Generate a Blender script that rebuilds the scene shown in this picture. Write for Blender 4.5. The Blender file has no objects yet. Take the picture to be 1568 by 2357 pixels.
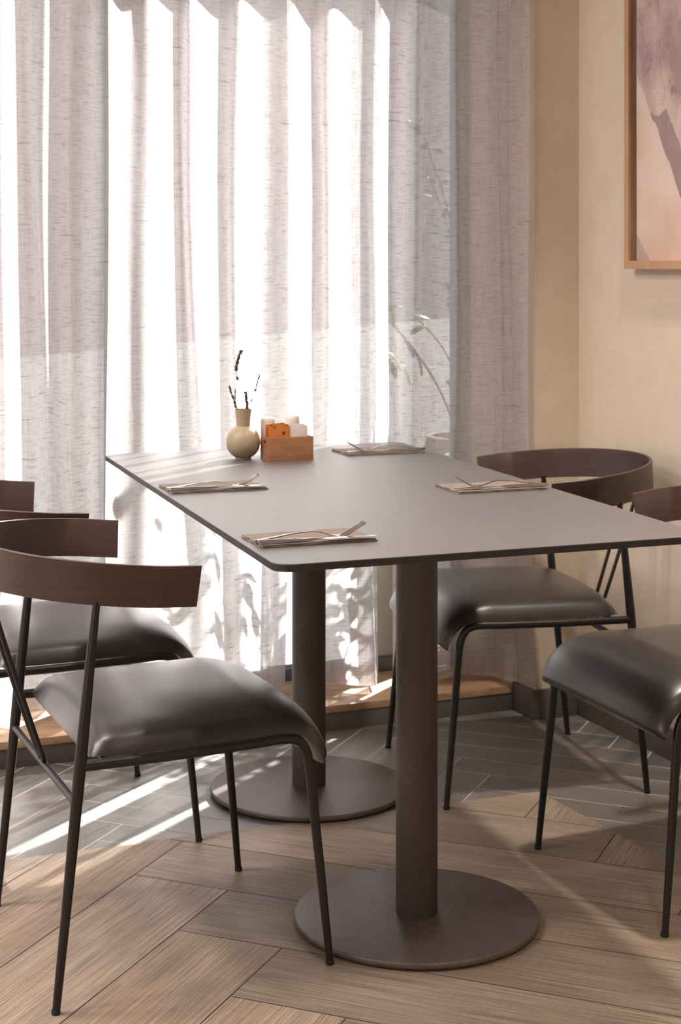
import bpy, bmesh, math, random
from mathutils import Vector, Matrix
R = math.radians
sc = bpy.context.scene
C = sc.collection

# ------------------------------------------------------------------ camera
CX, HOR, F, CAMH = 784.0, 606.0, 3800.0, 1.207
cam_d = bpy.data.cameras.new('camera')
cam = bpy.data.objects.new('camera', cam_d); C.objects.link(cam); sc.camera = cam
cam.location = (0, 0, CAMH); cam.rotation_euler = (R(90), 0, 0)
cam_d.sensor_fit = 'VERTICAL'; cam_d.sensor_height = 36.0; cam_d.sensor_width = 24.0
cam_d.lens = F / 2357.0 * 36.0
cam_d.shift_y = -(1178.5 - HOR) / 2357.0
cam_d.clip_end = 200
cam_d.dof.use_dof = True; cam_d.dof.focus_distance = 2.75; cam_d.dof.aperture_fstop = 10.0

# ------------------------------------------------------------------ room axes: u along the window wall, n outwards
A0 = R(22.5)
U = Vector((math.cos(A0), math.sin(A0), 0)); N = Vector((-math.sin(A0), math.cos(A0), 0))
O = Vector((.464, 4.462, 0))
def W(u, n, z=0.0): return O + U * u + N * n + Vector((0, 0, z))
def x2u(x, n):                              # where a sight line meets the plane n
    k = (x - CX) / F; b = O + N * n
    return -(b.x - k * b.y) / (U.x - k * U.y)

# ------------------------------------------------------------------ world, sun, added fill lights, exposure
SUN_E, SKY_E, FILL_E, EXPO = 34.0, .42, 19.0, 0.12
wd = bpy.data.worlds.new('sky'); sc.world = wd; wd.use_nodes = True
wb = wd.node_tree.nodes['Background']; wb.inputs[0].default_value = (.80, .84, 1.0, 1); wb.inputs[1].default_value = SKY_E
sun_d = bpy.data.lights.new('sun', 'SUN'); sun_d.energy = SUN_E; sun_d.angle = R(.53); sun_d.color = (1, .965, .94)
sun = bpy.data.objects.new('sun', sun_d); C.objects.link(sun)
src = Vector((.48, .877, .638)); sun.location = src * 12
sun.rotation_euler = (-src).to_track_quat('-Z', 'Y').to_euler()
def room_fill(u, n, z, size, e, col):
    d = bpy.data.lights.new('fill_area', 'AREA'); d.shape = 'DISK'; d.size = size; d.energy = e; d.color = col
    o = bpy.data.objects.new('fill_area', d); C.objects.link(o); o.location = W(u, n, z)
FILLS = ((-3.75, -.6), (-3.75, -1.3), (-3.0, -.6), (-3.0, -1.3), (-2.0, -.8))  # added ceiling fills out of view, lifting the right wall and floor
for (lu, ln) in FILLS:
    room_fill(lu, ln, 2.68, .5, FILL_E, (1, .90, .84))
for (lu, ln, lz, e) in ((-.7, -6.6, 1.1, 45), (-3.9, -3.2, .9, 50)):      # added low point fills out of view, brightening floor and near sides
    d = bpy.data.lights.new('fill_point', 'POINT'); d.energy = e; d.color = (1, .88, .76); d.shadow_soft_size = .16
    o = bpy.data.objects.new('fill_point', d); C.objects.link(o); o.location = W(lu, ln, lz)
for (lu, ln, e) in ((-.28, -1.25, 150), (-1.0, -3.0, 110)):      # added unseen spots aimed straight down to brighten the floor
    d = bpy.data.lights.new('fill_spot', 'SPOT'); d.energy = e; d.color = (1, .88, .75); d.spot_size = R(84); d.spot_blend = .9; d.shadow_soft_size = .07
    o = bpy.data.objects.new('fill_spot', d); C.objects.link(o); o.location = W(lu, ln, 2.66)
vs = sc.view_settings; vs.view_transform = 'Standard'; vs.look = 'None'; vs.gamma = 1; vs.exposure = EXPO
vs.use_curve_mapping = False
cy = sc.cycles
cy.use_denoising = True; cy.max_bounces = 10; cy.diffuse_bounces = 5; cy.glossy_bounces = 4; cy.transmission_bounces = 6
cy.transparent_max_bounces = 16; cy.sample_clamp_indirect = 8; cy.caustics_reflective = False; cy.caustics_refractive = False

# ------------------------------------------------------------------ materials
def mat(name): 
    m = bpy.data.materials.new(name); m.use_nodes = True
    return m, m.node_tree.nodes, m.node_tree.links, m.node_tree.nodes['Principled BSDF']
def ramp(nd, a, b, ca, cb):
    r = nd.new('ShaderNodeValToRGB'); e = r.color_ramp.elements
    e[0].position = a; e[1].position = b; e[0].color = (*ca, 1); e[1].color = (*cb, 1); return r
def noise(nd, ln, scale, detail=3, coord=None, mp=None, rough=.5, loc=None):
    t = nd.new('ShaderNodeTexNoise'); t.inputs['Scale'].default_value = scale; t.inputs['Detail'].default_value = detail
    t.inputs['Roughness'].default_value = rough
    if coord is not None:
        if mp:
            m = nd.new('ShaderNodeMapping'); m.inputs['Scale'].default_value = mp
            if loc: m.inputs['Location'].default_value = loc
            ln.new(coord, m.inputs['Vector']); ln.new(m.outputs[0], t.inputs['Vector'])
        else: ln.new(coord, t.inputs['Vector'])
    return t
def simple(name, col, rough=.5, metal=0, bump=0, bscale=200, var=.08, spec=.5, coat=0):
    m, nd, ln, p = mat(name)
    tc = nd.new('ShaderNodeTexCoord')
    t = noise(nd, ln, bscale * .06, 4, tc.outputs['Object'])
    r = ramp(nd, .3, .7, [c * (1 - var) for c in col], [min(1, c * (1 + var)) for c in col])
    ln.new(t.outputs[0], r.inputs[0]); ln.new(r.outputs[0], p.inputs['Base Color'])
    p.inputs['Roughness'].default_value = rough; p.inputs['Metallic'].default_value = metal
    p.inputs['Specular IOR Level'].default_value = spec; p.inputs['Coat Weight'].default_value = coat; p.inputs['Coat Roughness'].default_value = min(.6, rough + .08)
    if bump:
        t2 = noise(nd, ln, bscale, 3, tc.outputs['Object'])
        b = nd.new('ShaderNodeBump'); b.inputs['Strength'].default_value = bump; b.inputs['Distance'].default_value = .001
        ln.new(t2.outputs[0], b.inputs['Height']); ln.new(b.outputs[0], p.inputs['Normal'])
    return m
def mathn(nd, ln, op, a, b=None, c=None):
    m = nd.new('ShaderNodeMath'); m.operation = op
    for i, v in enumerate((a, b, c)):
        if v is None: continue
        if isinstance(v, (int, float)): m.inputs[i].default_value = v
        else: ln.new(v, m.inputs[i])
    return m.outputs[0]
def mixc(nd, ln, fac, a, b, mode='MIX'):
    m = nd.new('ShaderNodeMix'); m.data_type = 'RGBA'; m.blend_type = mode
    for i, v in ((0, fac), (6, a), (7, b)):
        if isinstance(v, (int, float)): m.inputs[i].default_value = v
        elif isinstance(v, tuple): m.inputs[i].default_value = (*v, 1)
        else: ln.new(v, m.inputs[i])
    return m.outputs[2]

M = {}
M['wall'] = simple('wall_paint', (.67, .58, .475), .85, bump=.15, bscale=260, var=.03, spec=.2)
M['ceiling'] = simple('ceiling_paint', (.42, .39, .35), .9, var=.02, spec=.2)
M['wall_far'] = simple('brown_wall_paint', (.20, .16, .13), .8)
M['outer'] = simple('outer_render', (.55, .52, .48), .9, var=.05, spec=.2)
M['metal'] = simple('dark_frame_metal', (.012, .010, .012), .38, metal=.1, bump=.12, bscale=900, var=.1)
M['column'] = simple('brown_powder_coat', (.055, .039, .037), .42, bump=.55, bscale=1300, var=.12)
M['disc'] = simple('brown_textured_plate', (.105, .077, .073), .34, spec=.8, bump=.8, bscale=420, var=.16)
M['leather'] = simple('black_leather', (.012, .010, .012), .32, bump=.2, bscale=420, var=.2, spec=.4, coat=1.0)
M['vase'] = simple('vase_ceramic', (.43, .345, .235), .42, bump=.1, bscale=900, var=.06)
M['porcelain'] = simple('white_porcelain', (.78, .73, .66), .25, var=.02)
M['napkin'] = None
M['steel'] = simple('cutlery_steel', (.50, .47, .46), .17, metal=1, var=.04)
M['lavender'] = simple('lavender_flower', (.085, .060, .085), .9, var=.4, bscale=4000)
M['stem'] = simple('dry_stem', (.20, .15, .11), .8, var=.2)
M['sachet_o'] = simple('orange_sachet_paper', (.58, .19, .04), .5, var=.15, bscale=900)
M['sachet_w'] = simple('white_sachet_paper', (.70, .66, .64), .5, var=.05, bscale=900)
M['sachet_p'] = simple('pink_sachet_paper', (.62, .22, .26), .5, var=.25, bscale=1500)
M['print_b'] = simple('dark_print', (.09, .02, .01), .6)
M['paving'] = simple('paving', (.24, .235, .235), .9, var=.06, bscale=60, spec=.1)
M['facade'] = simple('facade_render', (.42, .40, .43), .9, var=.03, bscale=6, spec=.1)
M['pot'] = simple('planter_clay', (.40, .33, .27), .8, var=.08)
M['leaf'] = simple('leaf_green', (.14, .26, .05), .5, var=.3, bscale=300)
M['black'] = simple('black_slip', (.012, .010, .011), .6)
M['alu'] = simple('dark_aluminium', (.10, .10, .105), .5, metal=.5)
M['trim_w'] = simple('white_trim', (.8, .78, .74), .5)

def wood(name, ca, cb, rough=.5, sx=3., sy=60., bump=.2, coordname='Object', axis=(1, 1, 1), spec=.5):
    m, nd, ln, p = mat(name); tc = nd.new('ShaderNodeTexCoord')
    t = noise(nd, ln, 1, 5, tc.outputs[coordname], tuple(a for a in axis))
    r = ramp(nd, .32, .68, ca, cb); ln.new(t.outputs[0], r.inputs[0]); ln.new(r.outputs[0], p.inputs['Base Color'])
    b = nd.new('ShaderNodeBump'); b.inputs['Strength'].default_value = bump; b.inputs['Distance'].default_value = .0006
    ln.new(t.outputs[0], b.inputs['Height']); ln.new(b.outputs[0], p.inputs['Normal'])
    p.inputs['Roughness'].default_value = rough; p.inputs['Specular IOR Level'].default_value = spec
    return m
M['backwood'] = wood('stained_backrest_wood', (.060, .036, .034), (.076, .046, .042), .40, axis=(5, 5, 120), bump=.08)
M['boxwood'] = wood('caddy_wood', (.30, .13, .065), (.42, .20, .105), .5, axis=(12, 12, 150), bump=.15)
M['framewood'] = wood('picture_frame_oak', (.42, .24, .13), (.52, .31, .18), .5, axis=(60, 60, 8), bump=.1)
M['sill'] = wood('sill_oak', (.40, .235, .13), (.58, .39, .25), .45, axis=(4, 40, 40), bump=.25)

# laminate tabletop
m, nd, ln, p = mat('laminate_tabletop'); tc = nd.new('ShaderNodeTexCoord')
t = noise(nd, ln, 5, 4, tc.outputs['Object']); r = ramp(nd, .3, .7, (.075, .069, .073), (.088, .081, .085))
ln.new(t.outputs[0], r.inputs[0]); ln.new(r.outputs[0], p.inputs['Base Color'])
t2 = noise(nd, ln, 1500, 2, tc.outputs['Object']); b = nd.new('ShaderNodeBump'); b.inputs['Strength'].default_value = .25; b.inputs['Distance'].default_value = .0003
ln.new(t2.outputs[0], b.inputs['Height']); ln.new(b.outputs[0], p.inputs['Normal'])
p.inputs['Roughness'].default_value = .5; p.inputs['Specular IOR Level'].default_value = 1.0; p.inputs['Coat Weight'].default_value = 1.0; p.inputs['Coat Roughness'].default_value = .56; p.inputs['Coat IOR'].default_value = 1.75
M['laminate'] = m
M['laminate_edge'] = simple('laminate_edge', (.020, .017, .020), .5, bump=.2, bscale=900)

# napkin paper
m, nd, ln, p = mat('napkin_paper'); tc = nd.new('ShaderNodeTexCoord')
t = noise(nd, ln, 60, 5, tc.outputs['Object']); r = ramp(nd, .3, .7, (.20, .165, .14), (.27, .225, .19))
ln.new(t.outputs[0], r.inputs[0]); ln.new(r.outputs[0], p.inputs['Base Color']); p.inputs['Roughness'].default_value = .95
b = nd.new('ShaderNodeBump'); b.inputs['Strength'].default_value = .5; b.inputs['Distance'].default_value = .002
ln.new(t.outputs[0], b.inputs['Height']); ln.new(b.outputs[0], p.inputs['Normal'])
M['napkin'] = m

# linen curtain: slubby weave, partly see-through, translucent
def curtain_mat():
    m, nd, ln, p = mat('sheer_linen'); nd.remove(p)
    out = nd['Material Output']; uv = nd.new('ShaderNodeUVMap').outputs[0]
    h = noise(nd, ln, 1, 3, uv, (20, 380, 1), .6)          # weft slubs, run sideways
    v = noise(nd, ln, 1, 2, uv, (430, 13, 1), .5)          # warp
    h2 = noise(nd, ln, 1, 2, uv, (9, 150, 1), .5)
    dark = nd.new('ShaderNodeMapRange'); dark.inputs[1].default_value = .50; dark.inputs[2].default_value = .72
    ln.new(h.outputs[0], dark.inputs[0])
    dv = nd.new('ShaderNodeMapRange'); dv.inputs[1].default_value = .50; dv.inputs[2].default_value = .75; ln.new(v.outputs[0], dv.inputs[0])
    d2 = nd.new('ShaderNodeMapRange'); d2.inputs[1].default_value = .60; d2.inputs[2].default_value = .72; ln.new(h2.outputs[0], d2.inputs[0])
    th = mathn(nd, ln, 'MAXIMUM', mathn(nd, ln, 'MULTIPLY', dark.outputs[0], 1.0), mathn(nd, ln, 'MULTIPLY', dv.outputs[0], .7))
    th = mathn(nd, ln, 'MAXIMUM', th, mathn(nd, ln, 'MULTIPLY', d2.outputs[0], .8))
    # hem: double cloth along the lower edge
    sx = nd.new('ShaderNodeSeparateXYZ'); ln.new(uv, sx.inputs[0])
    hem = mathn(nd, ln, 'LESS_THAN', sx.outputs[1], .090)
    op = mathn(nd, ln, 'ADD', .82, mathn(nd, ln, 'MULTIPLY', th, .15))
    op = mathn(nd, ln, 'MAXIMUM', op, mathn(nd, ln, 'MULTIPLY', hem, .97))
    col = mixc(nd, ln, th, (.70, .662, .67), (.35, .285, .26))
    tl = nd.new('ShaderNodeBsdfTranslucent'); df = nd.new('ShaderNodeBsdfDiffuse'); tr = nd.new('ShaderNodeBsdfTransparent')
    ln.new(col, tl.inputs[0]); ln.new(col, df.inputs[0])
    m1 = nd.new('ShaderNodeMixShader'); m1.inputs[0].default_value = .60; ln.new(df.outputs[0], m1.inputs[1]); ln.new(tl.outputs[0], m1.inputs[2])
    m2 = nd.new('ShaderNodeMixShader'); ln.new(op, m2.inputs[0]); ln.new(tr.outputs[0], m2.inputs[1]); ln.new(m1.outputs[0], m2.inputs[2])
    ln.new(m2.outputs[0], out.inputs[0]); return m
M['curtain'] = curtain_mat()
def glass_mat(name, tint=(.96, .98, .97)):
    m, nd, ln, p = mat(name); nd.remove(p); out = nd['Material Output']
    tr = nd.new('ShaderNodeBsdfTransparent'); tr.inputs[0].default_value = (*tint, 1)
    gl = nd.new('ShaderNodeBsdfGlossy'); gl.inputs['Roughness'].default_value = .02
    fr = nd.new('ShaderNodeFresnel'); fr.inputs[0].default_value = 1.5
    ge = nd.new('ShaderNodeNewGeometry'); fac = mathn(nd, ln, 'MULTIPLY', fr.outputs[0], mathn(nd, ln, 'SUBTRACT', 1.0, ge.outputs['Backfacing']))
    mx = nd.new('ShaderNodeMixShader'); ln.new(fac, mx.inputs[0]); ln.new(tr.outputs[0], mx.inputs[1]); ln.new(gl.outputs[0], mx.inputs[2])
    ln.new(mx.outputs[0], out.inputs[0]); return m
M['glass'] = glass_mat('window_glass'); M['picglass'] = glass_mat('picture_glass', (.99, .99, .99))

# floor planks (UV in metres along / across the grain, colour attribute per plank)
def plank_mat(name, base, dark, light, rough, grain):
    m, nd, ln, p = mat(name); uv = nd.new('ShaderNodeUVMap').outputs[0]
    at = nd.new('ShaderNodeAttribute'); at.attribute_name = 'tone'
    big = noise(nd, ln, 1, 5, uv, (1.6, 9, 1), .6); fine = noise(nd, ln, 1, 4, uv, (4.5, 300, 1), .65)
    saw = noise(nd, ln, 1, 3, uv, (120, 7, 1), .6)
    knot = noise(nd, ln, 1, 4, uv, (5, 26, 1), .7, loc=(3.1, 1.7, 0))
    c = mixc(nd, ln, ramp_out(nd, ln, big, .34, .68), dark, light)
    c = mixc(nd, ln, mathn(nd, ln, 'MULTIPLY', ramp_out(nd, ln, fine, .42, .62), grain), c, tuple(x * .42 for x in base))
    c = mixc(nd, ln, mathn(nd, ln, 'MULTIPLY', ramp_out(nd, ln, saw, .52, .70), .08), c, tuple(min(1, x * 1.6) for x in base))
    c = mixc(nd, ln, mathn(nd, ln, 'MULTIPLY', ramp_out(nd, ln, knot, .62, .76), .62), c, tuple(x * .30 for x in base))
    c = mixc(nd, ln, 1.0, c, at.outputs[0], 'MULTIPLY')
    ln.new(c, p.inputs['Base Color'])
    b = nd.new('ShaderNodeBump'); b.inputs['Strength'].default_value = .8; b.inputs['Distance'].default_value = .0009
    hh = mathn(nd, ln, 'ADD', fine.outputs[0], mathn(nd, ln, 'MULTIPLY', saw.outputs[0], .5))
    ln.new(hh, b.inputs['Height']); ln.new(b.outputs[0], p.inputs['Normal'])
    rr = mathn(nd, ln, 'ADD', rough, mathn(nd, ln, 'MULTIPLY', big.outputs[0], .15)); ln.new(rr, p.inputs['Roughness'])
    return m
def ramp_out(nd, ln, t, a, b):
    mr = nd.new('ShaderNodeMapRange'); mr.inputs[1].default_value = a; mr.inputs[2].default_value = b
    ln.new(t.outputs[0], mr.inputs[0]); return mr.outputs[0]
M['plank'] = plank_mat('oak_look_plank', (.47, .36, .275), (.34, .255, .19), (.57, .45, .35), .42, .85)
M['slate'] = plank_mat('charcoal_wood_look_tile', (.20, .185, .178), (.14, .130, .124), (.27, .252, .243), .32, .5)
sp_ = M['slate'].node_tree.nodes['Principled BSDF']; sp_.inputs['Coat Weight'].default_value = .8; sp_.inputs['Coat Roughness'].default_value = .38
M['grout_l'] = simple('pale_grout', (.52, .45, .375), .9)
M['grout_d'] = simple('dark_joint', (.05, .035, .028), .9)
M['skirt'] = simple('slate_skirting', (.12, .106, .10), .5, bump=.8, bscale=60, var=.3)

# ------------------------------------------------------------------ helpers
def tag(o, label=None, cat=None, group=None, kind=None):
    if label: o['label'] = label
    if cat: o['category'] = cat
    if group: o['group'] = group
    if kind: o['kind'] = kind
    return o
def empty(name, loc=(0, 0, 0), rz=0.0):
    o = bpy.data.objects.new(name, None); C.objects.link(o); o.location = loc; o.rotation_euler = (0, 0, rz); o.empty_display_size = .05; return o
def obj(name, bm, mats, parent=None, smooth=False, autos=None):
    me = bpy.data.meshes.new(name); bmesh.ops.recalc_face_normals(bm, faces=bm.faces[:]); bm.to_mesh(me); bm.free()
    for m in (mats if isinstance(mats, (list, tuple)) else [mats]): me.materials.append(m)
    if smooth:
        for f in me.polygons: f.use_smooth = True
        if autos:
            me.set_sharp_from_angle(angle=R(autos))
    o = bpy.data.objects.new(name, me); C.objects.link(o)
    if parent: o.parent = parent
    return o
def box_bm(bm, x0, x1, y0, y1, z0, z1, fr=None, bevel=0, mi=0):
    """fr: function mapping (x,y,z) to a point."""
    vs_ = []
    for z in (z0, z1):
        for (x, y) in ((x0, y0), (x1, y0), (x1, y1), (x0, y1)):
            p = Vector((x, y, z)); vs_.append(bm.verts.new(fr(x, y, z) if fr else p))
    fs = [bm.faces.new([vs_[i] for i in q]) for q in ((0, 3, 2, 1), (4, 5, 6, 7), (0, 1, 5, 4), (1, 2, 6, 5), (2, 3, 7, 6), (3, 0, 4, 7))]
    for f in fs: f.material_index = mi
    if bevel:
        es = list({e for f in fs for e in f.edges})
        bmesh.ops.bevel(bm, geom=es, offset=bevel, segments=2, affect='EDGES', profile=.6)
def box(name, x0, x1, y0, y1, z0, z1, m, parent=None, fr=None, bevel=0):
    bm = bmesh.new(); box_bm(bm, x0, x1, y0, y1, z0, z1, fr, bevel)
    return obj(name, bm, m, parent, smooth=bevel > 0, autos=40 if bevel else None)
def tube_bm(bm, pts, rads, seg=16, cap=True, flat=1.0):
    pts = [Vector(p) for p in pts]
    if not isinstance(rads, (list, tuple)): rads = [rads] * len(pts)
    rings = []; up = None
    for i, p in enumerate(pts):
        d = (pts[min(i + 1, len(pts) - 1)] - pts[max(i - 1, 0)]).normalized()
        if up is None:
            up = d.orthogonal().normalized()
        up = (up - d * up.dot(d)).normalized(); sd = d.cross(up)
        rings.append([bm.verts.new(p + (up * math.cos(2 * math.pi * k / seg) + sd * math.sin(2 * math.pi * k / seg) * flat) * rads[i]) for k in range(seg)])
    for a, b in zip(rings, rings[1:]):
        for k in range(seg): bm.faces.new((a[k], a[(k + 1) % seg], b[(k + 1) % seg], b[k]))
    if cap: bm.faces.new(rings[0][::-1]); bm.faces.new(rings[-1])
def tube(name, pts, rads, m, parent=None, seg=16):
    bm = bmesh.new(); tube_bm(bm, pts, rads, seg); return obj(name, bm, m, parent, True, 60)
def spline(pts, n=8):
    P = [Vector(p) for p in pts]; out = []
    for i in range(len(P) - 1):
        a = P[max(i - 1, 0)]; b = P[i]; c = P[i + 1]; d = P[min(i + 2, len(P) - 1)]
        for k in range(n):
            t = k / n
            out.append(.5 * ((2 * b) + (c - a) * t + (2 * a - 5 * b + 4 * c - d) * t * t + (3 * b - a - 3 * c + d) * t ** 3))
    out.append(P[-1]); return out
def lathe(name, prof, m, parent=None, seg=48, autos=50):
    bm = bmesh.new(); rings = []
    for (r, z) in prof:
        rings.append([bm.verts.new((max(r, 1e-5) * math.cos(2 * math.pi * k / seg), max(r, 1e-5) * math.sin(2 * math.pi * k / seg), z)) for k in range(seg)])
    for a, b in zip(rings, rings[1:]):
        for k in range(seg): bm.faces.new((a[k], a[(k + 1) % seg], b[(k + 1) % seg], b[k]))
    bm.faces.new(rings[0][::-1]); bm.faces.new(rings[-1])
    return obj(name, bm, m, parent, True, autos)
def UV(x, y, z): return W(x, y, z)

# ================================================================== THE ROOM
UL, NB, ZC = -4.2, -7.4, 2.7            # left wall, back wall, ceiling
UR = .148                               # right wall plane
# ---- floor: planks laid in herringbone, clipped to the brown field and its charcoal border
E1 = Vector((math.cos(R(67.7)), math.sin(R(67.7)))); E2 = Vector((math.sin(R(67.7)), -math.cos(R(67.7))))
apex = Vector((.453, 3.772))
d1 = Vector((math.cos(R(20.9)), math.sin(R(20.9)))); d2 = Vector((math.cos(R(-65.0)), math.sin(R(-65.0))))
n1 = Vector((d1.y, -d1.x))              # towards the camera side of border 1
n2 = Vector((d2.y, -d2.x))              # into the brown field from border 2 (left of it)
if n2.x > 0: n2 = -n2
def clip(poly, p, n):
    out = []
    for i in range(len(poly)):
        a, b = poly[i], poly[(i + 1) % len(poly)]; da, db = (a - p).dot(n), (b - p).dot(n)
        if da >= 0: out.append(a)
        if (da >= 0) != (db >= 0): out.append(a + (b - a) * (da / (da - db)))
    return out
def W2(u, n): q = W(u, n); return Vector((q.x, q.y))
roompoly = [(W2(0, 0.0), -Vector((N.x, N.y))), (W2(UR, 0), -Vector((U.x, U.y)))]
fb = bmesh.new(); uvl = fb.loops.layers.uv.new('UVMap'); tone = fb.loops.layers.float_color.new('tone')
rng = random.Random(4)
def add_plank(poly, org, along, across, mi, z):
    if len(poly) < 3: return
    cl = []
    for q in poly:
        if not cl or (q - cl[-1]).length > 1e-5: cl.append(q)
    if len(cl) > 2 and (cl[0] - cl[-1]).length < 1e-5: cl.pop()
    if len(cl) < 3: return
    f = fb.faces.new([fb.verts.new((q.x, q.y, z)) for q in cl]); f.material_index = mi
    ou, ov = rng.uniform(0, 50), rng.uniform(0, 50); tn = rng.uniform(.86, 1.10); w_ = rng.uniform(-.03, .03)
    for l in f.loops:
        q = Vector((l.vert.co.x, l.vert.co.y)) - org
        l[uvl].uv = (q.dot(along) + ou, q.dot(across) + ov); l[tone] = (tn + w_, tn, tn - w_, 1)
def herring(w, n, e10, e20, phase, gap, clips, mi, rngs, z):
    i0, i1, j0, j1 = rngs
    def P(a, b): return E1 * (e10 + a * w) + E2 * (e20 + b * w)      # a along e1 (rows j), b along e2 (cols i)
    for j in range(j0, j1):
        for i in range(i0, i1):
            k = (i + j + phase) % (2 * n)
            if k == 0:              # a plank along e2 starts here
                r = [(j, i), (j, i + n), (j + 1, i + n), (j + 1, i)]; al, ac = E2, E1
            elif k == 2 * n - 1:    # a plank along e1 has its top cell here
                r = [(j - n + 1, i), (j - n + 1, i + 1), (j + 1, i + 1), (j + 1, i)]; al, ac = E1, E2
            else: continue
            g = gap / w / 2
            a0, a1 = min(q[0] for q in r) + g, max(q[0] for q in r) - g; b0, b1 = min(q[1] for q in r) + g, max(q[1] for q in r) - g
            poly = [P(a0, b0), P(a0, b1), P(a1, b1), P(a1, b0)]
            for (p_, n_) in clips: 
                poly = clip(poly, p_, n_)
                if len(poly) < 3: break
            add_plank(poly, P(a0, b0), al, ac, mi, z)
brown = [(apex, n1), (apex, n2)]
low = [(W2(UL - .1, 0), Vector((U.x, U.y))), (W2(0, NB - .1), Vector((N.x, N.y)))]
herring(.2065, 6, 2.86, -1.613, 0, .0022, brown + roompoly + low, 0, (-50, 30, -45, 20), 0)
# border: strip 1 along the window wall, strip 2 along the right wall
g1 = apex - n1 * .001; g2 = apex - n2 * .001
strip1 = [(g1, -n1)] + roompoly + low
strip2 = [(g2, -n2), (g1, n1)] + roompoly + low
herring(.105, 6, 3.74, -1.257, 0, .0042, strip1, 1, (-60, 30, -40, 20), 0)
herring(.105, 6, 3.74, -1.257, 0, .0042, strip2, 1, (-60, 60, -110, 20), 0)
# bedding under the planks (joints)
def bed(poly, mi, z):
    f = fb.faces.new([fb.verts.new((q.x, q.y, z)) for q in poly]); f.material_index = mi
    for l in f.loops: l[tone] = (1, 1, 1, 1)
big = [W2(UL - .2, .02), W2(UR + .05, .02), W2(UR + .05, NB - .2), W2(UL - .2, NB - .2)]
pb = big
for c_ in brown: pb = clip(pb, *c_)
bed(pb, 2, -.0008)
bed(clip(big, apex, -n1), 3, -.0002); bed(clip(clip(big, apex, n1), apex, -n2), 3, -.0002)
fl = obj('floor', fb, [M['plank'], M['slate'], M['grout_d'], M['grout_l']]); tag(fl, kind='structure')
for f_ in fl.data.polygons:
    if f_.normal.z < 0: f_.flip()
tag(box('ceiling', UL - .2, UR + .3, NB - .2, .375, ZC, ZC + .1, M['ceiling'], fr=UV), kind='structure')
tag(box('wall_left', UL - .15, UL, NB, .375, 0, ZC, M['wall_far'], fr=UV), kind='structure')
tag(box('wall_back', UL - .15, UR + .15, NB - .15, NB, 0, ZC, M['wall_far'], fr=UV), kind='structure')
tag(box('wall_right', UR, UR + .2, NB, -.101, 0, ZC, M['wall'], fr=UV), kind='structure')
tag(box('wall_corner', .012, UR + .2, -.101, .375, 0, ZC, M['wall'], fr=UV), kind='structure')
tag(box('wall_window', UL, .012, .27, .375, 2.12, ZC, M['wall'], fr=UV), kind='structure')
tag(box('wall_curb', UL, .012, .012, .375, -.02, .047, M['wall'], fr=UV), kind='structure')
# skirting tiles
def skirt(name, x0, x1, y0, y1, z1, joints=()):
    bm = bmesh.new(); box_bm(bm, x0, x1, y0, y1, 0, z1, UV, .0015)
    o = obj(name, bm, M['skirt'], None, True, 40); tag(o, kind='structure')
skirt('baseboard_window', UL, 0, 0, .0125, .0465)
skirt('baseboard_corner_side', 0, .012, -.113, .0, .078)
skirt('baseboard_corner', .012, UR - .012, -.113, -.101, .078)
skirt('baseboard_right', UR - .012, UR, NB, -.101, .078)
tag(box('window_sill', UL, -.0005, -.003, .27, .047, .066, M['sill'], fr=UV, bevel=.002), kind='structure')
bpy.data.objects['window_sill'].name = 'trim_1'
# window: frame, post, glass
wf = bmesh.new()
for (a, b, c, d, e, f_) in ((UL, .012, .27, .32, .066, .10), (UL, .012, .27, .32, 2.07, 2.12), (-.03, .012, .27, .32, .10, 2.07), (UL, UL + .05, .27, .32, .10, 2.07),
                            (-1.045, -.935, .265, .325, .10, 2.07), (-2.65, -2.55, .265, .325, .10, 2.07)):
    box_bm(wf, a, b, c, d, e, f_, UV)
wfo = obj('window_1', wf, M['alu']); tag(wfo, kind='structure')
for (a, b) in ((UL + .05, -2.65), (-2.55, -1.045), (-.935, -.03)):
    gp = box('window_pane', a, b, .293, .299, .10, 2.07, M['glass'], fr=UV); gp.parent = wfo

# ---- outdoors
tag(box('ground', -30, 40, .375, 60, -.25, -.15, M['paving'], fr=UV), kind='structure')
fdir = Vector((math.cos(R(67)), math.sin(R(67)), 0)); fn = Vector((-fdir.y, fdir.x, 0)); fo = Vector((-4.56, 23.9, 0))
def FR(x, y, z): return fo + fdir * x + fn * y + Vector((0, 0, z))
bld = empty('building', fo + Vector((0, 0, -.15)), 0)
bb = bmesh.new(); box_bm(bb, -14, 34, 0, 8, 0, 7.5, lambda x, y, z: fdir * x + fn * y + Vector((0, 0, z)))
obj('facade', bb, M['facade'], bld)
tag(bld, 'long grey rendered building seen dimly across the street through the sheer curtain', 'building')

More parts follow.
